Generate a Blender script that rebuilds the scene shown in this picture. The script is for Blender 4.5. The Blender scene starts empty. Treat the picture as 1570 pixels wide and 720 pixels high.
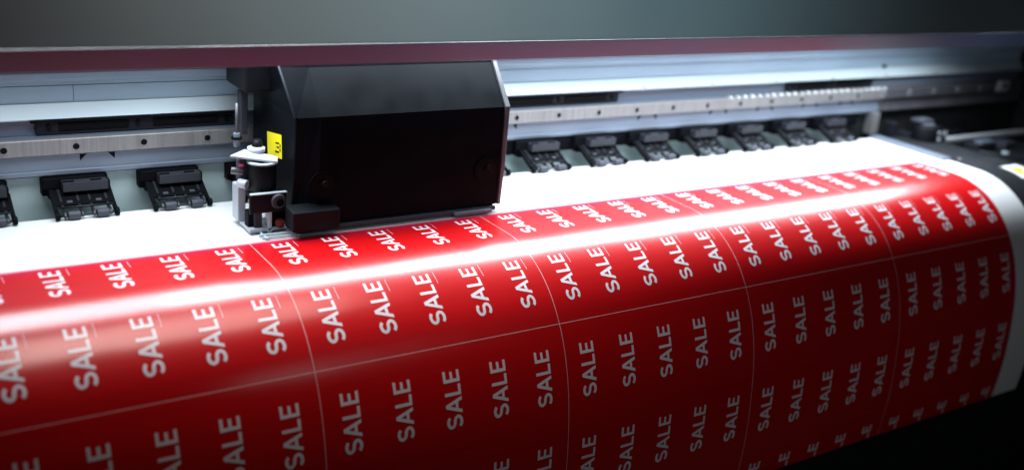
import bpy, math, random
from mathutils import Matrix, Vector
random.seed(3)
S = 0.3                                  # metres per printed tile (all coordinates below are in tiles)
scn = bpy.context.scene
col = scn.collection
PI = math.pi

# ------------------------------------------------------------------ camera
f_px = 1596.8
yaw, pit, rol = -0.60765835, 0.34386459, 0.09466661
Cw = Vector((-1.25876989, -3.28393774, 1.41960541))
def cam_rows():
    a, b, c = yaw, pit, rol
    Ra = Matrix(((math.cos(a), math.sin(a), 0), (-math.sin(a), math.cos(a), 0), (0, 0, 1)))
    Rb = Matrix(((1, 0, 0), (0, math.cos(b), -math.sin(b)), (0, math.sin(b), math.cos(b))))
    M = Matrix(((1, 0, 0), (0, 0, -1), (0, 1, 0)))
    Rc = Matrix(((math.cos(c), -math.sin(c), 0), (math.sin(c), math.cos(c), 0), (0, 0, 1)))
    return Rc @ M @ Rb @ Ra
R = cam_rows()
right, down, fwd = R[0], R[1], R[2]
cd = bpy.data.cameras.new('camera'); cam = bpy.data.objects.new('camera', cd); col.objects.link(cam)
mw = Matrix.Identity(4)
for i in range(3):
    mw[i][0] = right[i]; mw[i][1] = -down[i]; mw[i][2] = -fwd[i]; mw[i][3] = Cw[i]*S
cam.matrix_world = mw
cd.sensor_width = 36.0; cd.lens = f_px/1570*36.0
cd.clip_start = 0.02; cd.clip_end = 50
cd.dof.use_dof = True; cd.dof.focus_distance = 4.1*S; cd.dof.aperture_fstop = 2.3
scn.camera = cam

# ------------------------------------------------------------------ light
w = bpy.data.worlds.new('World'); scn.world = w; w.use_nodes = True
w.node_tree.nodes['Background'].inputs[0].default_value = (.35, .5, .65, 1)
w.node_tree.nodes['Background'].inputs[1].default_value = 0.012
def area(name, loc, target, sx, sy, power, colr, spread=180):
    l = bpy.data.lights.new(name, 'AREA'); l.shape = 'RECTANGLE'; l.size = sx*S; l.size_y = sy*S
    l.energy = power; l.color = colr; l.spread = math.radians(spread)
    o = bpy.data.objects.new(name, l); col.objects.link(o)
    o.location = Vector(loc)*S
    d = (Vector(target)-Vector(loc)).normalized()
    o.rotation_euler = d.to_track_quat('-Z', 'Y').to_euler()
    return o
COOL = (.86, .94, 1.0)
area('strip_lamp', (2.82, .43, .83), (2.82, .19, 0), 3.96, .38, 8.8, COOL, 140)
area('strip_lamp', (.33, .43, .83), (.33, .19, 0), 1.00, .40, 1.6, COOL, 140)
area('strip_lamp', (-.56, .43, .83), (-.56, .19, 0), .76, .40, .80, COOL, 140)
area('room_fill', (.25, -.14, 2.3), (.25, -.10, .2), 1.9, 1.0, .72, (1.0, .80, .74), 66)
area('hood_fill', (1.35, -2.6, 1.7), (1.35, 0.05, 1.1), 1.4, .5, .44, (.68, .93, 1.0), 70)  # added light with a narrow cone, aimed at the hood front alone
area('room_fill', (-2.6, -4.6, .9), (3.3, -.5, -.7), 1.0, 1.0, .31, (1.0, .97, 1.0), 50)  # added fill that lifts the lettering at the lower right of the sheet
scn.view_settings.view_transform = 'Standard'; scn.view_settings.look = 'None'
scn.view_settings.exposure = 0; scn.view_settings.gamma = 1
scn.cycles.use_denoising = True
scn.cycles.max_bounces = 8

# ------------------------------------------------------------------ materials
def nodes(name):
    m = bpy.data.materials.new(name); m.use_nodes = True
    nt = m.node_tree; return m, nt, nt.nodes['Principled BSDF']
def mat(name, c, rough=.5, metal=0., spec=.5, scale=40, var=.12, bump=.0, bscale=300, stretch=(1, 1, 1), coat=0., crough=.1, rvar=.08):
    m, nt, b = nodes(name)
    tc = nt.nodes.new('ShaderNodeTexCoord'); mp = nt.nodes.new('ShaderNodeMapping')
    mp.inputs['Scale'].default_value = stretch
    nt.links.new(tc.outputs['Object'], mp.inputs[0])
    n = nt.nodes.new('ShaderNodeTexNoise'); n.inputs['Scale'].default_value = scale; n.inputs['Detail'].default_value = 6
    nt.links.new(mp.outputs[0], n.inputs[0])
    mr = nt.nodes.new('ShaderNodeMapRange'); mr.inputs[1].default_value = .3; mr.inputs[2].default_value = .7
    mr.inputs[3].default_value = 1-var; mr.inputs[4].default_value = 1+var
    nt.links.new(n.outputs[0], mr.inputs[0])
    mx = nt.nodes.new('ShaderNodeVectorMath'); mx.operation = 'SCALE'; mx.inputs[0].default_value = c
    nt.links.new(mr.outputs[0], mx.inputs[3]); nt.links.new(mx.outputs[0], b.inputs['Base Color'])
    r2 = nt.nodes.new('ShaderNodeMapRange'); r2.inputs[1].default_value = .3; r2.inputs[2].default_value = .7
    r2.inputs[3].default_value = max(.02, rough-rvar); r2.inputs[4].default_value = min(1, rough+rvar)
    nt.links.new(n.outputs[0], r2.inputs[0]); nt.links.new(r2.outputs[0], b.inputs['Roughness'])
    b.inputs['Metallic'].default_value = metal; b.inputs['Specular IOR Level'].default_value = spec
    b.inputs['Coat Weight'].default_value = coat; b.inputs['Coat Roughness'].default_value = crough
    if bump:
        n2 = nt.nodes.new('ShaderNodeTexNoise'); n2.inputs['Scale'].default_value = bscale; n2.inputs['Detail'].default_value = 4
        nt.links.new(mp.outputs[0], n2.inputs[0])
        bp = nt.nodes.new('ShaderNodeBump'); bp.inputs['Strength'].default_value = bump; bp.inputs['Distance'].default_value = .0006
        nt.links.new(n2.outputs[0], bp.inputs['Height']); nt.links.new(bp.outputs[0], b.inputs['Normal'])
    return m
BLACK = mat('black_plastic', (.005, .006, .008), .48, spec=.15, bump=.25, bscale=900)
BLACKM = mat('matt_black_plastic', (.003, .0035, .005), .6, spec=.06, bump=.2, bscale=700)
CHAR = mat('charcoal_plastic', (.014, .015, .022), .42, spec=.3, bump=.2, bscale=900)
RUB = mat('grey_rubber', (.038, .042, .06), .6)
STEEL = mat('brushed_steel', (.235, .235, .24), .38, metal=.35, scale=60, var=.16, stretch=(6, 1, .25), bump=.15, bscale=400)
ALU = mat('painted_aluminium', (.165, .20, .26), .38, metal=.25, scale=12, var=.07, stretch=(.4, 2, 2))
ALUL = mat('bright_aluminium', (.46, .55, .60), .42, metal=.1, spec=.3, scale=14, var=.07, stretch=(.4, 2, 2))
BEAM = mat('blue_grey_enamel', (.31, .42, .52), .4, spec=.3, scale=6, var=.06, coat=.2, crough=.3)
GREEN = mat('grey_green_panel', (.48, .60, .61), .38, metal=.0, scale=8, var=.08, rvar=.05)
HOODM = mat('grey_hood_enamel', (.27, .345, .37), .4, spec=.5, scale=5, var=.05, bump=.15, bscale=1500)
LIPM = mat('satin_grey_lip', (.075, .13, .24), .40, spec=.6, scale=5, var=.05, coat=.3, crough=.3)
APRON = mat('dark_grey_apron', (.022, .025, .032), .5, spec=.3, bump=.15, bscale=900)
DARK = mat('dark_cabinet', (.006, .008, .009), .6)
EDGE = mat('dull_edge_metal', (.10, .10, .115), .4, metal=.3)
YEL = mat('yellow_label_film', (.95, .80, .01), .4, var=.03)
INK_HOLE = mat('ink_and_hole_black', (.004, .004, .005), .6, spec=.08)  # print black, also painted in for the shade inside holes, slots and notches
COVER = mat('cover_block_plastic', (.026, .028, .037), .42, spec=.25)
GUIDE = mat('dark_guide_metal', (.014, .015, .02), .5, spec=.15)
WHITE = mat('white_label_film', (.75, .76, .76), .4, var=.03)
PALE = mat('pale_plastic', (.42, .45, .50), .35, var=.06)
BRASS = mat('tan_brass', (.42, .33, .22), .4, metal=.5)
MAG = mat('magenta_ink_stain', (.45, .05, .18), .4)
RED = mat('dark_red_plastic', (.16, .02, .02), .4)
LETTER = mat('unprinted_white_letter', (.70, .70, .75), .5, spec=.1, coat=1, crough=.22, var=.01)

X4, S0, ST = 3.979, 0.48877, -0.2283
def vinyl():
    m, nt, b = nodes('printed_vinyl')
    N = nt.nodes.new; L = nt.links.new
    uv = N('ShaderNodeUVMap'); uv.uv_map = 'UVMap'
    sp = N('ShaderNodeSeparateXYZ'); L(uv.outputs[0], sp.inputs[0])
    def math_(op, a, bb=None, c=None):
        n = N('ShaderNodeMath'); n.operation = op
        for i, v in enumerate((a, bb, c)):
            if v is None: continue
            if isinstance(v, (int, float)): n.inputs[i].default_value = v
            else: L(v, n.inputs[i])
        return n.outputs[0]
    u, v = sp.outputs[0], sp.outputs[1]
    # distance to nearest tile seam
    fr = math_('ABSOLUTE', math_('SUBTRACT', math_('FRACT', math_('ADD', u, .5+10)), .5))
    seam = math_('LESS_THAN', fr, .0012)
    hs = math_('LESS_THAN', math_('ABSOLUTE', math_('SUBTRACT', v, S0)), .0013)
    line = math_('MAXIMUM', seam, hs)
    # newest print passes at the top edge are only partly inked
    nz = N('ShaderNodeTexNoise'); nz.inputs['Scale'].default_value = 3; nz.inputs['Detail'].default_value = 3
    mpp = N('ShaderNodeMapping'); mpp.inputs['Scale'].default_value = (2, 60, 1); L(uv.outputs[0], mpp.inputs[0]); L(mpp.outputs[0], nz.inputs[0])
    ed = N('ShaderNodeMapRange'); ed.interpolation_type = 'SMOOTHSTEP'
    ed.inputs[1].default_value = ST-.016; ed.inputs[2].default_value = ST+.022
    L(math_('ADD', v, math_('MULTIPLY', math_('SUBTRACT', nz.outputs[0], .5), .012)), ed.inputs[0])
    red = math_('MULTIPLY', ed.outputs[0], math_('LESS_THAN', u, X4))
    red2 = math_('MULTIPLY', red, math_('SUBTRACT', 1.0, math_('MULTIPLY', line, .55)))
    # the first passes lay magenta before yellow
    e2 = N('ShaderNodeMapRange'); e2.inputs[1].default_value = ST; e2.inputs[2].default_value = ST+.07
    L(v, e2.inputs[0])
    rc = N('ShaderNodeMix'); rc.data_type = 'RGBA'
    rc.inputs[6].default_value = (.54, .002, .05, 1); rc.inputs[7].default_value = (.50, .0008, .003, 1)
    L(e2.outputs[0], rc.inputs[0])
    mx = N('ShaderNodeMix'); mx.data_type = 'RGBA'
    mx.inputs[6].default_value = (.80, .82, .84, 1)
    # print-pass banding across the sheet and slight tone shifts
    bn = N('ShaderNodeTexNoise'); bn.inputs['Scale'].default_value = 1; bn.inputs['Detail'].default_value = 3
    mb = N('ShaderNodeMapping'); mb.inputs['Scale'].default_value = (.8, 38, 1); L(uv.outputs[0], mb.inputs[0]); L(mb.outputs[0], bn.inputs[0])
    br = N('ShaderNodeMapRange'); br.inputs[1].default_value = .3; br.inputs[2].default_value = .7; br.inputs[3].default_value = .93; br.inputs[4].default_value = 1.05
    L(bn.outputs[0], br.inputs[0])
    vm = N('ShaderNodeVectorMath'); vm.operation = 'SCALE'; L(rc.outputs[2], vm.inputs[0]); L(br.outputs[0], vm.inputs[3])
    

    L(vm.outputs[0], mx.inputs[7]); L(red2, mx.inputs[0])
    L(mx.outputs[2], b.inputs['Base Color'])
    b.inputs['Roughness'].default_value = .5; b.inputs['Specular IOR Level'].default_value = .05
    b.inputs['Coat Weight'].default_value = 1; b.inputs['Coat Roughness'].default_value = .22; b.inputs['Coat IOR'].default_value = 1.6
    # faint waviness of the film
    tc = N('ShaderNodeTexCoord'); n2 = N('ShaderNodeTexNoise'); n2.inputs['Scale'].default_value = 9; n2.inputs['Detail'].default_value = 2
    L(tc.outputs['Object'], n2.inputs[0])
    bp = N('ShaderNodeBump'); bp.inputs['Strength'].default_value = .25; bp.inputs['Distance'].default_value = .004
    L(n2.outputs[0], bp.inputs['Height']); L(bp.outputs[0], b.inputs['Normal']); L(bp.outputs[0], b.inputs['Coat Normal'])
    return m
VINYL = vinyl()

# ------------------------------------------------------------------ helpers
class MB:
    def __init__(s): s.v = []; s.f = []; s.smooth = []
    def add(s, vs, fs, smooth=False):
        o = len(s.v); s.v += [Vector(q) for q in vs]
        for f in fs: s.f.append([i+o for i in f]); s.smooth.append(smooth)
        return s
    def box(s, x0, x1, y0, y1, z0, z1, rot=None, piv=None):
        vs = [Vector((x, y, z)) for x in (x0, x1) for y in (y0, y1) for z in (z0, z1)]
        if rot is not None:
            p = Vector(piv) if piv else Vector(((x0+x1)/2, (y0+y1)/2, (z0+z1)/2))
            vs = [rot @ (q-p)+p for q in vs]
        return s.add(vs, [(0, 1, 3, 2), (4, 6, 7, 5), (0, 4, 5, 1), (2, 3, 7, 6), (0, 2, 6, 4), (1, 5, 7, 3)])
    def extx(s, prof, x0, x1, n=1, smooth=False, closed=True, caps=True):
        k = len(prof); xs = [x0+(x1-x0)*i/n for i in range(n+1)]
        vs = [(x, y, z) for x in xs for (y, z) in prof]
        fs = []
        for i in range(n):
            for j in range(k if closed else k-1):
                a = i*k+j; b = i*k+(j+1) % k
                fs.append((a, b, b+k, a+k))
        s.add(vs, fs, smooth)
        if caps and closed:
            s.add([(x0, y, z) for y, z in prof], [tuple(range(k))[::-1]]); s.add([(x1, y, z) for y, z in prof], [tuple(range(k))])
        return s
    def cyl(s, p0, p1, r0, r1=None, n=24, caps=True):
        p0, p1 = Vector(p0), Vector(p1); r1 = r0 if r1 is None else r1
        d = (p1-p0).normalized(); a = d.orthogonal().normalized(); b = d.cross(a)
        vs = []
        for p, r in ((p0, r0), (p1, r1)):
            for i in range(n):
                t = 2*PI*i/n; vs.append(p+a*math.cos(t)*r+b*math.sin(t)*r)
        s.add(vs, [(i, (i+1) % n, n+(i+1) % n, n+i) for i in range(n)], True)
        if caps:
            s.add(vs[:n], [tuple(range(n))[::-1]]); s.add(vs[n:], [tuple(range(n))])
        return s
    def ring(s, c, axis, r0, r1, t, n=28):
        # flat washer with thickness t along axis
        c = Vector(c); d = Vector(axis).normalized(); a = d.orthogonal().normalized(); b = d.cross(a)
        vs = []
        for off in (-t/2, t/2):
            for r in (r0, r1):
                for i in range(n):
                    q = 2*PI*i/n; vs.append(c+d*off+a*math.cos(q)*r+b*math.sin(q)*r)
        fs = []
        for i in range(n):
            j = (i+1) % n
            fs += [(i, j, n+j, n+i), (2*n+i, 3*n+i, 3*n+j, 2*n+j), (n+i, n+j, 3*n+j, 3*n+i), (i, 2*n+i, 2*n+j, j)]
        return s.add(vs, fs)
    def tube(s, pts, r, n=12):
        P = [Vector(p) for p in pts]; vs = []
        up = None
        for i, p in enumerate(P):
            d = (P[min(i+1, len(P)-1)]-P[max(i-1, 0)]).normalized()
            a = d.orthogonal().normalized() if up is None else (up-d*up.dot(d)).normalized()
            up = a; b = d.cross(a)
            for k in range(n):
                t = 2*PI*k/n; vs.append(p+a*math.cos(t)*r+b*math.sin(t)*r)
        fs = [(i*n+k, i*n+(k+1) % n, (i+1)*n+(k+1) % n, (i+1)*n+k) for i in range(len(P)-1) for k in range(n)]
        s.add(vs, fs, True)
        s.add(vs[:n], [tuple(range(n))[::-1]]); s.add(vs[-n:], [tuple(range(n))])
        return s
    def build(s, name, m, parent=None, bevel=0., seg=2):
        me = bpy.data.meshes.new(name)
        off = Vector((0, 0, 0))
        q = parent
        while q is not None: off += Vector(q.location); q = q.parent
        me.from_pydata([tuple(v*S-off) for v in s.v], [], s.f)
        me.polygons.foreach_set('use_smooth', s.smooth)
        import bmesh
        bm = bmesh.new(); bm.from_mesh(me)
        bmesh.ops.remove_doubles(bm, verts=bm.verts, dist=1e-6)
        bmesh.ops.recalc_face_normals(bm, faces=bm.faces)
        bm.to_mesh(me); bm.free()
        me.materials.append(m)
        o = bpy.data.objects.new(name, me); col.objects.link(o)
        if parent: o.parent = parent
        if bevel:
            b = o.modifiers.new('bevel', 'BEVEL'); b.width = bevel*S; b.segments = seg; b.limit_method = 'ANGLE'; b.angle_limit = math.radians(40)
            b.harden_normals = False
        return o
def tag(o, label=None, cat=None, group=None, kind=None):
    if label: o['label'] = label
    if cat: o['category'] = cat
    if group: o['group'] = group
    if kind: o['kind'] = kind
    return o
def empty(name, loc):
    o = bpy.data.objects.new(name, None); col.objects.link(o); o.location = Vector(loc)*S
    o.empty_display_size = .02; return o
def copy_tree(o, parent=None):
    c = o.copy(); col.objects.link(c); c.parent = parent
    for ch in list(o.children): copy_tree(ch, c)
    return c
def rx(a): return Matrix.Rotation(a, 3, 'X')
def ry(a): return Matrix.Rotation(a, 3, 'Y')
def rz(a): return Matrix.Rotation(a, 3, 'Z')

# ------------------------------------------------------------------ platen profile (arc length -> y, z, heading)
KS = [2.115, 2.033, 1.444, .9036, .4296, .5114, .4877, .4877, .4877]; SEG = .22
def prof(s, off=0.):
    y = -s if s < 0 else 0.; z = 0.; th = 0.; rem = max(s, 0)
    for i, k in enumerate(KS):
        d = min(rem, SEG) if i < len(KS)-1 else rem
        y -= (math.sin(th+k*d)-math.sin(th))/k; z += (math.cos(th+k*d)-math.cos(th))/k
        th += k*d; rem -= d
    if s < -.70:                                       # behind the pinch rollers the bed turns down into the feed slot
        th = -min((-s-.70)/.05, 1.45); t = -s-.70; a = min(t, .0725)
        y = .70+.05*math.sin(a/.05); z = -.05*(1-math.cos(a/.05))
        if t > .0725: y += (t-.0725)*math.cos(1.45); z -= (t-.0725)*math.sin(1.45)
    return y-math.sin(th)*off, z+math.cos(th)*off      # outward normal (-sin, cos)

# ------------------------------------------------------------------ setting
tag(MB().box(-6, 12, -10, 8, -3.6, -3.5).build('floor', mat('dark_green_floor', (.03, .06, .05), .5)), kind='structure')
tag(MB().box(-6, 12, 5.9, 6, -3.5, 5).build('wall', mat('dark_wall', (.03, .035, .04), .7)), kind='structure')

# ------------------------------------------------------------------ the printed banner sheet
def banner():
    s_a, s_b = -.98, 1.424
    n = 250; xs = [-2.3+(4.212+2.3)*i/60 for i in range(61)]
    ss = [s_a+(s_b-s_a)*i/n for i in range(n+1)]
    vs, fs, uvs = [], [], []
    for s in ss:
        for x in xs:
            wob = .0012*math.sin(x*5.1+s*1.3)*max(0, s-.5)
            y, z = prof(s, wob); vs.append((x, y, z)); uvs.append((x, s))
    W = len(xs)
    for i in range(n):
        for j in range(W-1): fs.append((i*W+j, (i+1)*W+j, (i+1)*W+j+1, i*W+j+1))
    mi = [0]*len(fs)
    # lettering: flat pieces in (u = along the word, v = cap height), laid a hair above the film
    LT, H, T_ = .2112, .066, .0114
    def put(poly_rows):      # list of (left(u,v), right(u,v)) ladder
        pass
    words = []
    def ladder(path):        # path: list of pairs ((u,v),(u,v)) -> quads finely split
        q = []
        for (a, b), (c, d) in zip(path[:-1], path[1:]): q.append((a, b, d, c))
        return q
    def rect(u0, u1, v0, v1):
        k = max(1, round((u1-u0)/.008)); return [((u0+(u1-u0)*i/k, v0), (u0+(u1-u0)*(i+1)/k, v0), (u0+(u1-u0)*(i+1)/k, v1), (u0+(u1-u0)*i/k, v1)) for i in range(k)]
    quads = []
    # S: centreline through arcs
    hw = T_/2; w_s = .050; cx = w_s/2; m = H/2
    pts = []
    r = (H-T_)/4.0; rxs = w_s/2-hw
    for i in range(0, 15):            # upper bowl, from right terminal over the top to the middle
        t = math.radians(28+ (270-28)*i/14); pts.append((cx+rxs*math.cos(t)*.98, m+r+r*math.sin(t)))
    for i in range(1, 15):
        t = math.radians(90-(90+152)*i/14); pts.append((cx+rxs*math.cos(t), m-r+r*math.sin(t)))
    pl, pr = [], []
    for i, p in enumerate(pts):
        a = pts[max(i-1, 0)]; b = pts[min(i+1, len(pts)-1)]
        dx, dy = b[0]-a[0], b[1]-a[1]; l = math.hypot(dx, dy); nx, ny = -dy/l, dx/l
        pl.append((p[0]+nx*hw, p[1]+ny*hw)); pr.append((p[0]-nx*hw, p[1]-ny*hw))
    quads += ladder(list(zip(pl, pr)))
    # A
    a0, a1 = .0545, .1145; ap = (a0+a1)/2; dw = T_*1.08
    K = 8
    def lerp(p, q, t): return (p[0]+(q[0]-p[0])*t, p[1]+(q[1]-p[1])*t)
    for sgn, foot in ((1, a0), (-1, a1)):
        o0, o1 = (foot, 0), (ap-sgn*dw*.5, H)
        i0, i1 = (foot+sgn*dw, 0), (ap, H-.017)
        L_ = [(lerp(o0, o1, k/K), lerp(i0, i1, k/K)) for k in range(K+1)] + [((ap-sgn*dw*.5, H), (ap, H))]
        L_[-1] = ((ap-sgn*dw*.48, H), (ap, H))
        quads += ladder(L_)
    bu0 = a0+dw+(ap-a0-dw)*(.0155/(H-.017)); bu1 = a1-dw-(a1-dw-ap)*(.0155/(H-.017))
    tu0 = a0+dw+(ap-a0-dw)*(.0265/(H-.017)); tu1 = a1-dw-(a1-dw-ap)*(.0265/(H-.017))
    for k in range(3):
        quads.append((lerp((bu0, .0155), (bu1, .0155), k/3), lerp((bu0, .0155), (bu1, .0155), (k+1)/3), lerp((tu0, .0265), (tu1, .0265), (k+1)/3), lerp((tu0, .0265), (tu1, .0265), k/3)))
    # L, E
    l0 = .1215; quads += rect(l0, l0+T_, 0, H) + rect(l0+T_, .1605, 0, T_*.9)
    e0 = .1695
    quads += rect(e0, e0+T_, 0, H) + rect(e0+T_, LT, 0, T_*.9) + rect(e0+T_, LT, H-T_*.9, H) + rect(e0+T_, LT-.004, H/2-T_*.43, H/2+T_*.43)
    # registration tick beside the E
    tick = rect(LT-.050, LT+.006, -.0235, -.0220)
    AX, P_, XB, DX = .08786, .38168, .1363, .197
    for t in range(-3, 4):
        for j in range(5):
            for row in range(5):
                xb = t+XB+DX*j; sS = S0+AX+(row-2)*P_+LT
                for qs, dz0 in (((quads, .0006), (tick, .0004)) if row < 2 else ((quads, .0006),)):
                    for q in qs:
                        if any(sS-uu > s_b-.001 for uu, vv in q): continue
                        o = len(vs)
                        for uu, vv in q:
                            x = xb-vv; s = sS-uu; dz = dz0+.0012*math.sin(x*5.1+s*1.3)*max(0, s-.5)
                            y, z = prof(s, dz); vs.append((x, y, z)); uvs.append((x, s))
                        fs.append((o, o+1, o+2, o+3)); mi.append(1)
    me = bpy.data.meshes.new('banner_sheet')
    me.from_pydata([(a*S, b*S, c*S) for a, b, c in vs], [], fs)
    uvl = me.uv_layers.new(name='UVMap')
    for lp in me.loops: uvl.data[lp.index].uv = uvs[lp.vertex_index]
    me.materials.append(VINYL); me.materials.append(LETTER)
    me.polygons.foreach_set('material_index', mi)
    # make every face look outwards
    fl = []
    for p in me.polygons:
        s_ = sum(uvs[v][1] for v in p.vertices)/len(p.vertices)
        y0, z0 = prof(s_); y1, z1 = prof(s_, 1)
        if p.normal.y*(y1-y0)+p.normal.z*(z1-z0) < 0: p.flip()
    me.polygons.foreach_set('use_smooth', [True]*len(me.polygons))
    o = bpy.data.objects.new('banner_sheet', me); col.objects.link(o)
    return tag(o, 'glossy white vinyl sheet printed red with white SALE words, curving over the bed', 'printed banner')
banner()

# ------------------------------------------------------------------ platen under the sheet
pl = empty('printer_platen', (2, 0, -.05))
tag(pl, 'dark curved printer bed and front apron that carries the sheet, bare at its right end', 'printer platen')
def shell(s0, s1, off, th, x0, x1, n=60):
    m = MB(); out = [prof(s0+(s1-s0)*i/n, off) for i in range(n+1)]; inn = [prof(s0+(s1-s0)*i/n, off-th) for i in range(n+1)]
    k = n+1
    m.extx(out+inn[::-1], x0, x1, 1, smooth=False)
    return m
o = shell(-1.0, 1.36, -.006, .03, -2.6, 4.62).build('curved_bed', APRON, pl)
o.data.polygons.foreach_set('use_smooth', [len(p.vertices) == 4 for p in o.data.polygons])
g = MB(); g.box(4.15, 4.235, .19, .72, .004, .012)
g = g.build('edge_guard', ALU, pl, .002)
for yy in (.225, .262): MB().cyl((4.20, yy, .012), (4.20, yy, .019), .011).build('rivet', STEEL, g)
MB().cyl((4.31, .185, -.006), (4.31, .185, .004), .012).build('rivet', STEEL, pl)
lab = MB()
def apl(x, s, off): y, z = prof(s, off); return (x, y, z)
def patch(x0, x1, s0, s1, off, n=6):
    m = MB(); vs = []; fs = []
    for i in range(n+1):
        s = s0+(s1-s0)*i/n
        vs += [apl(x0, s, off), apl(x1, s, off)]
    fs = [(2*i, 2*i+1, 2*i+3, 2*i+2) for i in range(n)]
    return m.add(vs, fs)
wl = patch(4.435, 4.60, -.005, .155, -.0045).build('warning_label', WHITE, pl)
tri = MB(); rows = [(.026, 4.458, 4.475), (.05, 4.462, 4.575), (.07, 4.465, 4.555), (.09, 4.468, 4.53), (.11, 4.471, 4.505), (.132, 4.474, 4.478)]
tri.add([apl(x, q[0], -.0036) for q in rows for x in (q[1], q[2])], [(2*i, 2*i+1, 2*i+3, 2*i+2) for i in range(5)])
tri.build('warning_triangle', YEL, wl)
MB().add([apl(4.490, .055, -.0026), apl(4.500, .052, -.0026), apl(4.500, .085, -.0026), apl(4.494, .088, -.0026)], [(0, 1, 2, 3)]).build('exclamation_mark', INK_HOLE, wl)

cab = empty('printer_cabinet', (2, .6, -3.5))
tag(cab, 'black lower cabinet of the printer in shadow beneath the hanging sheet', 'printer cabinet')
MB().box(-2.6, 6.2, -.12, 1.3, -3.3, -1.32).build('cabinet_body', DARK, cab, .01)
for x in (-1.8, 5.4): MB().box(x-.12, x+.12, -.2, 1.4, -3.5, -3.3).build('foot', DARK, cab, .01)

# ------------------------------------------------------------------ rear wall of the print zone
rp = MB().box(-2.6, 3.96, .862, .875, -.4, .1265)
tag(rp.build('rear_panel', GREEN), 'grey green panel behind the pinch rollers, above the back edge of the white sheet', 'panel')
tag(MB().box(3.965, 6.4, .862, .875, -.4, .1265).build('rear_panel', DARK), 'black rear panel at the far right end of the machine', 'panel')

# ------------------------------------------------------------------ gantry beam with its guide rail
bm = empty('gantry_beam', (2, .9, .1))
tag(bm, 'pale blue metal crossbeam running the width of the printer behind the print head', 'beam')
xa, xb = -2.6, 5.9
MB().extx([(.90, .398), (.90, .478), (.885, .492), (.885, .512), (.93, .52), (.93, .75), (1.0, .75), (1.0, .398)], xa, xb).build('upper_face', BEAM, bm)
MB().extx([(.862, .340), (.858, .345), (.893, .3965), (.95, .3965), (.95, .340)], xa, xb).build('ledge', ALUL, bm)
MB().extx([(.885, .279), (.885, .3385), (.94, .3385), (.94, .279)], xa, xb).build('recess_strip', ALU, bm)
ex = MB().extx([(.838, .150), (.838, .207), (.845, .2775), (.94, .2775), (.94, .128), (.832, .128), (.828, .133), (.828, .147), (.832, .150)], xa, 4.335).build('lower_extrusion', ALU, bm)
MB().extx([(.838, .150), (.838, .207), (.845, .2775), (.94, .2775), (.94, .128), (.832, .128), (.828, .133), (.828, .147), (.832, .150)], 4.338, xb).build('shade_toned_extrusion', EDGE, bm)  # same extrusion in a darker colour, painting in the light fading here
# thin dark seams across the upper face
MB().box(xa, xb, .8985, .8998, .4625, .4640).build('seam', DARK, bm)
MB().box(-.455, -.4535, .8985, .8999, .40, .4620).build('seam', DARK, bm)
# steel guide rail
sr = MB().extx([(.822, .212), (.820, .215), (.820, .272), (.822, .2755), (.8445, .2755), (.838, .212)], -.74+0-2, 4.345).build('steel_rail', STEEL, bm)
MB().extx([(.822, .212), (.820, .215), (.820, .272), (.822, .2755), (.8445, .2755), (.838, .212)], 4.348, 5.75).build('shade_toned_rail_end', EDGE, bm)  # same rail coloured darker, standing in for the fading light
hole = None
k = -8
for i in range(-8, 26):
    x = -.4700 + .2535*i
    if x > 5.6 or x < -2.5: continue
    xx = x
    far = xx > 4.3
    h = MB().ring((xx, .8195, .243), (0, 1, 0), .0125, .0165, .003).build('bolt_hole', STEEL if not far else PALE, bm)
    MB().cyl((xx, .8192, .243), (xx, .8205, .243), .0124).build('painted_hole_dark', INK_HOLE, h)  # black disc painted in for the shade inside the hole
# triangular cut-outs as thin black inlays, their inner shade painted in
def tri_notch(x, left):
    z1, z0, w_ = .206, .180, .026
    y = .8372
    pts = [(x, y, z1), (x+w_, y, z1), (x, y, z0)] if left else [(x, y, z1), (x-w_, y, z1), (x, y, z0)]
    m = MB(); m.add(pts+[(a, y+.004, c) for a, b, c in pts], [(0, 1, 2), (3, 5, 4), (0, 3, 4, 1), (1, 4, 5, 2), (2, 5, 3, 0)])
    m.build('painted_notch', INK_HOLE, bm)
for a, b_ in ((-.455, -.325), (-1.6, -1.47), (1.4, 1.575), (2.345, 2.478), (2.865, 3.0), (3.236, 3.37), (3.62, 3.755), (3.95, 4.08)):
    tri_notch(a, True); tri_notch(b_, False)
# tan screws along the ledge, 0.5 apart
for x in (-1.6, -1.1, 1.38+.51, 2.388, 2.882, 3.385, 3.88, 4.385, 4.89, 5.37):
    if x < 1.9: continue
    MB().cyl((x, .870, .349), (x, .862, .345), .013, n=12).build('screw', BRASS, bm)
MB().cyl((4.384, .88, .405), (4.384, .90, .405), .010, n=12).build('screw', CHAR, bm)
# row of studs on top of the rail, their glints painted as plain white
for i in range(24):
    x = 3.0+i*.0585
    m = MB(); m.cyl((x, .815, .278), (x, .820, .278), .004, .0080, n=16); m.cyl((x, .820, .278), (x, .8445, .278), .0080, n=16)
    m.build('stud', WHITE, bm)

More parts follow.
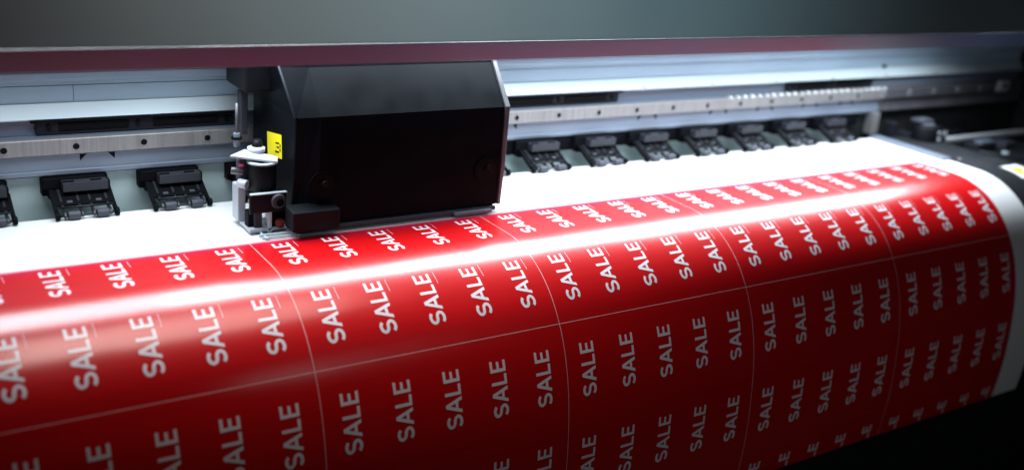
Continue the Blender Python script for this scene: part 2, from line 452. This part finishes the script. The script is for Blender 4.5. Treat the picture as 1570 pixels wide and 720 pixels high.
# slotted black cable guides on the rail
def slot_guide(x0, x1, lab_, slots):
    g_ = empty('cable_guide', ((x0+x1)/2, .87, .29))
    tag(g_, lab_, 'cable guide', 'slotted cable guides above the rail')
    MB().box(x0, x1, .868, .8845, .281, .329).build('plate', GUIDE, g_, .002)
    MB().box(x0-.02, x1+.02, .852, .8845, .331, .340).build('top_strip', BLACKM, g_, .0015)
    for a, b_ in slots:
        MB().box(a, b_, .864, .8685, .294, .326).build('slot', INK_HOLE, g_, .004)  # raised black block, painting in the dark of a slot opening
    for i in range(len(slots)+1):
        x = slots[0][0]-.035 if i == 0 else (slots[i-1][1]+.035)
        MB().cyl((x, .860, .312), (x, .868, .312), .009, n=14).build('screw', INK_HOLE, g_)
    return g_
slot_guide(-.60, .16, 'slotted black cable guide left of the print head, above the steel rail', [(-.52, -.26), (-.165, .095)])
slot_guide(1.40, 2.22, 'slotted black cable guide just right of the print head, above the steel rail', [(1.49, 1.80), (1.87, 2.14)])
slot_guide(3.50, 4.27, 'slotted black cable guide at the far right, above the row of bright studs', [(3.58, 3.85), (3.93, 4.18)])

# ------------------------------------------------------------------ pinch roller units
def pinch():
    c = -.47
    r = empty('pinch_roller_unit', (c, .68, 0))
    h = MB(); h.box(c-.132, c+.098, .80, .859, .085, .126); h.box(c-.132, c-.03, .815, .859, .055, .085)
    h.build('holder', BLACKM, r, .003)
    MB().box(c-.11, c-.05, .806, .859, .043, .056).build('holder_clip', BLACKM, r, .002)
    MB().box(c+.098, c+.112, .83, .859, .105, .120).build('side_tab', BLACKM, r, .002)
    MB().box(c-.067, c+.098, .755, .80, .082, .120).build('cover_block', COVER, r, .003)
    for dx in (-.045, .055): MB().cyl((c+dx-.02, .768, .122), (c+dx+.02, .768, .122), .004, n=8).build('spring_pin', BLACKM, r)
    MB().box(c+.096, c+.106, .76, .80, .085, .118).build('side_tab', BLACKM, r, .002)
    # sloping frame
    def arm(x0, x1, th=.012):
        m = MB(); m.extx([(.80, .085), (.80, .085-th*1.4), (.69, .012), (.668, .010), (.662, .020), (.672, .030), (.70, .034)], x0, x1)
        return m
    for x0, x1 in ((-.112, -.098), (-.084, -.074), (-.022, -.013), (.020, .029), (.080, .090), (.100, .114)):
        arm(c+x0, c+x1).build('arm', CHAR if x0 not in (-.112, .100) else BLACKM, r, .0015)
    m = MB(); m.extx([(.80, .082), (.80, .070), (.725, .036), (.720, .045)], c-.10, c+.10); m.build('web_plate', BLACKM, r, .001)
    MB().cyl((c-.095, .705, .040), (c+.10, .705, .040), .0045, n=10).build('cross_bar', CHAR, r)
    MB().cyl((c-.104, .674, .018), (c+.106, .674, .018), .0040, n=10).build('axle', CHAR, r)
    for a, b_ in ((-.070, -.026), (.034, .078)):
        MB().cyl((c+a, .674, .0178), (c+b_, .674, .0178), .0172, n=24).build('roller', RUB, r, .002)
    for x in (-.106, .108):
        MB().cyl((c+x-.008, .674, .018), (c+x+.008, .674, .018), .0155, n=16).build('end_cap', BLACKM, r, .002)
    for x in (-.05, .055): MB().box(c+x-.010, c+x+.010, .728, .740, .050, .053, rx(.45)).build('spring_clip', RUB, r)
    for dx, dz in ((-.10, .075),): MB().cyl((c+dx, .797, dz), (c+dx, .803, dz), .005, n=8).build('screw', RUB, r)
    return r
pu = pinch()
G = 'pinch roller units along the back edge of the sheet'
tag(pu, 'black pinch roller unit directly below the pair of triangular notches left of the print head', 'pinch roller', G)
plabs = {-2: None, -1: 'black pinch roller unit cut off by the left edge of the photo', 1: 'black pinch roller unit, second full one from the left',
         2: 'black pinch roller unit half hidden by the left side of the print head', 5: 'black pinch roller unit just emerging behind the right edge of the print head',
         6: 'first full pinch roller unit right of the print head', 7: 'second full pinch roller unit right of the print head', 8: 'third full pinch roller unit right of the print head',
         9: 'fourth full pinch roller unit right of the print head', 10: 'fifth full pinch roller unit right of the print head', 11: 'sixth full pinch roller unit right of the print head, blurred',
         12: 'seventh and last pinch roller unit right of the print head, beside the grey upright'}
for i in (-1, 1, 2, 5, 6, 7, 8, 9, 10, 11, 12):
    c = copy_tree(pu); c.location.x += .36*i*S; tag(c, plabs[i], 'pinch roller', G)

# small holder rail the right-hand units hang from (dark in the photo)
tag(MB().box(1.2, 4.15, .835, .8605, .052, .1265).build('support_bar', BLACKM), 'black bar under the rail that carries the right-hand pinch roller units', 'bar')

# ------------------------------------------------------------------ hood
hd = empty('printer_hood', (2, .2, .8))
tag(hd, 'grey metal hood across the top of the printer with a satin lower lip', 'printer hood')
MB().extx([(.0, .778), (.10, 1.35), (.14, 1.35), (.03, .778)], -2.6, 4.6).build('front_face', HOODM, hd, .004)
MB().extx([(.0, .7745), (.046, .698), (.060, .698), (.03, .7745)], -2.6, 4.6).build('lower_lip', LIPM, hd, .002)
MB().extx([(.10, 1.352), (1.3, 1.40), (1.3, 1.42), (.10, 1.38)], -2.6, 4.6).build('top_panel', HOODM, hd)
MB().box(-2.6, 4.6, .08, .62, .90, .93).build('lamp_tray', HOODM, hd)
MB().box(4.28, 4.5, -.02, .0, .925, 1.0).build('latch', DARK, hd, .004)
for x in (-2.6, 4.6): MB().box(x-.03, x-.001 if x > 0 else x-.0001, .05, 1.3, .76, 1.40).build('end_panel', HOODM, hd)

# ------------------------------------------------------------------ print head carriage
ca = empty('print_head_carriage', (.64, .25, .02))
tag(ca, 'big black print head carriage with slanted top and yellow label on its left side', 'print head')
# body: loft with left chamfer
def body():
    m = MB()
    # cross-section in (y,z) for the side (x=.18) and front (x=.285..1.105)
    side = [(.310, .040), (.290, .447), (.415, .615), (.437, .665), (.74, .665), (.74, .447), (.74, .05)]
    front = [(.250, .030), (.250, .457), (.378, .617), (.40, .665), (.74, .665), (.74, .447), (.74, .05)]
    sec = [(.200, side), (.285, front), (1.103, front)]
    # left outline leans in towards the bottom
    vs = []
    for x, pr in sec:
        for j, (y, z) in enumerate(pr): vs.append((x-.02 if x < .25 and j in (2, 3, 4) else x, y, z))
    k = 7; fs = []
    for i in range(2):
        for j in range(k): fs.append((i*k+j, i*k+(j+1) % k, (i+1)*k+(j+1) % k, (i+1)*k+j))
    m.add(vs, fs); m.add(vs[:k], [(0, 1, 5, 6), (1, 2, 3, 4, 5)]); m.add(vs[-k:], [tuple(range(k))])
    return m
BODYM = mat('carriage_black_plastic', (.0025, .0036, .0055), .45, spec=.06, bump=.10, bscale=900, scale=30)
body().build('housing', BODYM, ca, .006, 3)
# silver edge strips
MB().add([(1.105, .246, .03), (1.122, .250, .03), (1.122, .270, .03), (1.105, .27, .03),
          (1.105, .243, .20), (1.126, .246, .20), (1.126, .270, .20), (1.105, .27, .20),
          (1.105, .245, .458), (1.126, .245, .459), (1.126, .275, .45), (1.105, .275, .45),
          (1.105, .373, .62), (1.123, .373, .62), (1.123, .395, .61), (1.105, .395, .61),
          (1.105, .40, .67), (1.123, .40, .67), (1.123, .42, .66), (1.105, .42, .66)],
         [(4*i+j, 4*i+(j+1) % 4, 4*i+4+(j+1) % 4, 4*i+4+j) for i in range(4) for j in range(4)]+[(0, 1, 2, 3), (16, 17, 18, 19)]).build('silver_edge', EDGE, ca, .002)
MB().tube([(.201, .290, .447), (.181, .415, .615), (.181, .437, .664)], .0045, 8).build('edge_trim', RUB, ca)
# recessed round knobs
for x, z in ((.300, .186), (1.036, .189)):
    kn = MB().ring((x, .2478, z), (0, 1, 0), .048, .060, .006, 40).build('knob', BODYM, ca)
    MB().cyl((x, .2435, z), (x, .2492, z), .0475, .0478, n=36).build('dish', INK_HOLE, kn)
    m = MB(); m.box(x-.022, x+.022, .236, .2435, z-.007, z+.007, ry(.5)); m.build('grip', BODYM, kn, .003)
    MB().cyl((x+.004, .232, z+.012), (x+.004, .2435, z+.012), .012, .014).build('screw', BLACK, kn)
ft = MB(); ft.extx([(.195, .030), (.195, .108), (.28, .116), (.28, .030)], .160, .352); ft.build('front_foot', BLACK, ca, .006, 3)
MB().box(.20, 1.09, .235, .72, .012, .028).build('base_plate', RUB, ca, .002)
MB().box(.88, 1.06, .218, .236, .010, .024).build('base_tab', ALU, ca, .002)
MB().box(.088, .198, .52, .745, .492, .72).build('rear_block', BLACK, ca, .012, 3)
MB().box(.135, .165, .70, .745, .28, .46).build('side_bracket', RUB, ca, .004)
yl = MB().add([(.1985, .576, .325), (.1985, .423, .349), (.1985, .413, .255), (.1985, .566, .228)], [(0, 1, 2, 3)]).build('yellow_label', YEL, ca)
def lp(a, b): # label coords: a 0..1 from back to front, b 0..1 up
    y = .571+(.418-.571)*a; z = .228+(.325-.228)*b + a*(.255-.228)
    return (.1978, y, z)
m = MB()
gp = [(.58, .62), (.93, .62), (.93, .50), (.72, .50), (.72, .46), (.93, .46), (.93, .26), (.56, .26)]
def stroke(a, b, w_):
    ax, ay = a; bx, by = b; L = math.hypot(bx-ax, by-ay); nx, ny = -(by-ay)/L*w_, (bx-ax)/L*w_
    return [lp(ax+nx, ay+ny), lp(bx+nx, by+ny), lp(bx-nx, by-ny), lp(ax-nx, ay-ny)]
for i, (a, b) in enumerate((((.58, .60), (.84, .61)), ((.90, .58), (.90, .46)), ((.84, .44), (.66, .44)), ((.90, .41), (.90, .27)), ((.84, .24), (.56, .25)))):
    m.add(stroke(a, b, .035), [(0, 1, 2, 3)])
m.build('numeral', INK_HOLE, yl)

# cutter mechanism on the carriage's left flank (moves with it)
cu = empty('cutter_unit', (.1, .33, .01)); cu.parent = ca; cu.location = Vector((.1-.64, .33-.25, .01-.02))*S
MB().add([(-.012, .40, .289), (.150, .335, .272), (.176, .40, .272), (.07, .47, .289),
          (-.012, .40, .282), (.150, .335, .265), (.176, .40, .265), (.07, .47, .282)],
         [(0, 1, 2, 3), (7, 6, 5, 4), (0, 4, 5, 1), (1, 5, 6, 2), (2, 6, 7, 3), (3, 7, 4, 0)]).build('top_plate', PALE, cu)
MB().cyl((.108, .385, .155), (.108, .385, .262), .054, n=32).build('cylinder', BLACK, cu, .003)
MB().ring((.108, .385, .262), (0, 0, 1), .040, .058, .006).build('collar', ALUL, cu)
MB().box(.030, .176, .300, .315, .082, .157).build('front_plate', BLACK, cu, .012, 3)
MB().box(.034, .176, .297, .3155, .1575, .1615).build('plate_lip', ALUL, cu)
k2 = MB().cyl((.140, .285, .128), (.140, .300, .128), .027, .030, n=28).build('knob', RUB, cu, .003)
MB().cyl((.143, .2825, .125), (.143, .2855, .125), .015).build('knob_bore', INK_HOLE, k2)  # black disc standing in for the dark of the bore
MB().cyl((.052, .51, .29), (.052, .51, .345), .013).build('post', ALU, cu, .002)
MB().cyl((.052, .51, .345), (.052, .51, .46), .005).build('spring_rod', EDGE, cu)
MB().ring((.052, .51, .325), (0, 0, 1), .016, .021, .010).build('post_ring', INK_HOLE, cu)
MB().cyl((.12, .47, .283), (.12, .47, .325), .024, .016).build('cap', BLACK, cu)
MB().cyl((.11, .455, .283), (.11, .455, .298), .034).build('washer', PALE, cu)
MB().cyl((.0, .42, .225), (.04, .40, .222), .014, n=16).build('side_screw', EDGE, cu, .002)
MB().cyl((.022, .40, .180), (.045, .37, .178), .018, n=16).build('side_nut', PALE, cu, .003)
MB().box(.028, .075, .40, .45, .18, .262).build('side_block', RUB, cu, .004)
MB().box(.022, .036, .385, .41, .245, .254).build('ink_stain', MAG, cu, .001)
MB().box(.020, .052, .405, .47, .022, .165).build('side_column', PALE, cu, .004)
MB().box(.055, .085, .315, .36, .015, .085).build('leg', CHAR, cu, .003)
MB().box(.100, .118, .300, .33, .004, .085).build('leg', ALUL, cu, .003)
MB().box(.035, .052, .330, .37, .02, .085).build('leg', BLACKM, cu, .003)
MB().box(.12, .182, .315, .37, .018, .105).build('gear_case', BLACKM, cu, .006)
MB().cyl((.150, .288, .038), (.150, .315, .038), .019).build('red_wheel', RED, cu, .002)
MB().cyl((.176, .286, .032), (.176, .31, .032), .013).build('hub', ALUL, cu, .002)
b1 = MB(); b1.box(.055, .205, .262, .272, .004, .012); b1.box(.055, .205, .232, .240, .004, .011); b1.box(.07, .078, .228, .38, .004, .010); b1.box(.19, .198, .228, .36, .004, .010)
b1.build('base_frame', ALUL, cu, .001)
MB().box(.03, .17, .30, .42, .010, .022).build('base_plate', PALE, cu, .002)
MB().box(.19, .21, .24, .29, .02, .075).build('lever', CHAR, cu, .004)

# ------------------------------------------------------------------ right end of the machine
up = MB().box(4.262, 4.325, .80, .86, -.01, .127).build('upright_bracket', STEEL, None, .003)
tag(up, 'grey metal upright under the rail at the end of the sheet', 'bracket')
st = empty('maintenance_station', (5.1, .5, -.06))
tag(st, 'dark maintenance station at the right end of the machine with caps and tubes', 'maintenance station')
MB().box(4.64, 6.2, -.30, .95, -.5, -.10).build('tray', DARK, st, .01)
MB().box(4.625, 4.66, .05, .95, -.12, -.02).build('tray_wall', APRON, st, .005)
cp = MB().cyl((4.53, .60, -.04), (4.53, .60, .085), .085, .075, n=28).build('pump_cap', BLACK, st, .008)
MB().cyl((4.53, .60, .085), (4.53, .60, .10), .05).build('cap_top', RUB, cp)
MB().box(4.47, 4.60, .60, .68, .10, .118).build('pale_strip', RUB, st, .003)
MB().ring((4.66, .55, .015), (.6, -.8, 0), .028, .045, .03).build('clamp_ring', CHAR, st)
MB().box(4.72, 5.85, .62, .66, -.05, -.025).build('grey_bar', PALE, st, .004)
MB().box(4.98, 5.2, .50, .60, -.10, -.05).build('wiper_block', CHAR, st, .006)
MB().box(5.02, 5.16, .50, .56, -.05, -.03).build('wiper_pad', ALU, st, .004)
MB().box(5.3, 5.42, .5, .6, -.10, -.055).build('wiper_pad', RUB, st, .004)
MB().box(4.72, 4.86, .34, .46, -.10, -.075).build('hose_clip', CHAR, st, .005)
for x, y in ((4.76, .38), (4.82, .42), (5.34, .36), (5.46, .40)): MB().cyl((x, y, -.10), (x, y, -.062), .011, n=12).build('tray_screw', PALE, st)
MB().box(4.40, 4.44, .74, .82, -.01, .07).build('side_stop', CHAR, st, .004)
MB().box(4.60, 4.64, .56, .62, .02, .045).build('hose_joint', PALE, st, .004)
MB().tube([(4.62, .60, .03), (4.70, .64, .05), (4.82, .70, .03), (4.95, .74, -.03), (5.05, .76, -.09)], .012).build('tube', CHAR, st)
MB().tube([(4.60, .66, -.02), (4.74, .72, .00), (4.9, .78, -.02), (5.3, .80, -.06)], .010).build('tube', RUB, st)
MB().cyl((5.18, .42, -.10), (5.18, .42, -.085), .022).build('tray_screw', ALUL, st)
import itertools
for r_, zz in ((.34, -.095), (.30, -.085)):
    pts = [(5.35-r_*1.25*math.cos(t), .52-r_*math.sin(t), zz) for t in [PI*i/24 for i in range(25)]]
    MB().tube(pts, .010).build('tube', CHAR, st)
MB().box(5.56, 5.68, .805, .8195, .215, .290).build('sensor_plate', PALE, bm, .003)
MB().cyl((5.63, .80, .25), (5.63, .806, .25), .018).build('sensor_eye', INK_HOLE, bm)
MB().box(5.44, 5.48, .81, .8195, .225, .285).build('sensor_clip', RUB, bm, .003)
pil = MB().box(5.93, 6.4, .55, 1.0, -.4, 1.0).build('end_housing', DARK, None, .01)
tag(pil, 'black housing closing off the right end of the beam', 'housing')
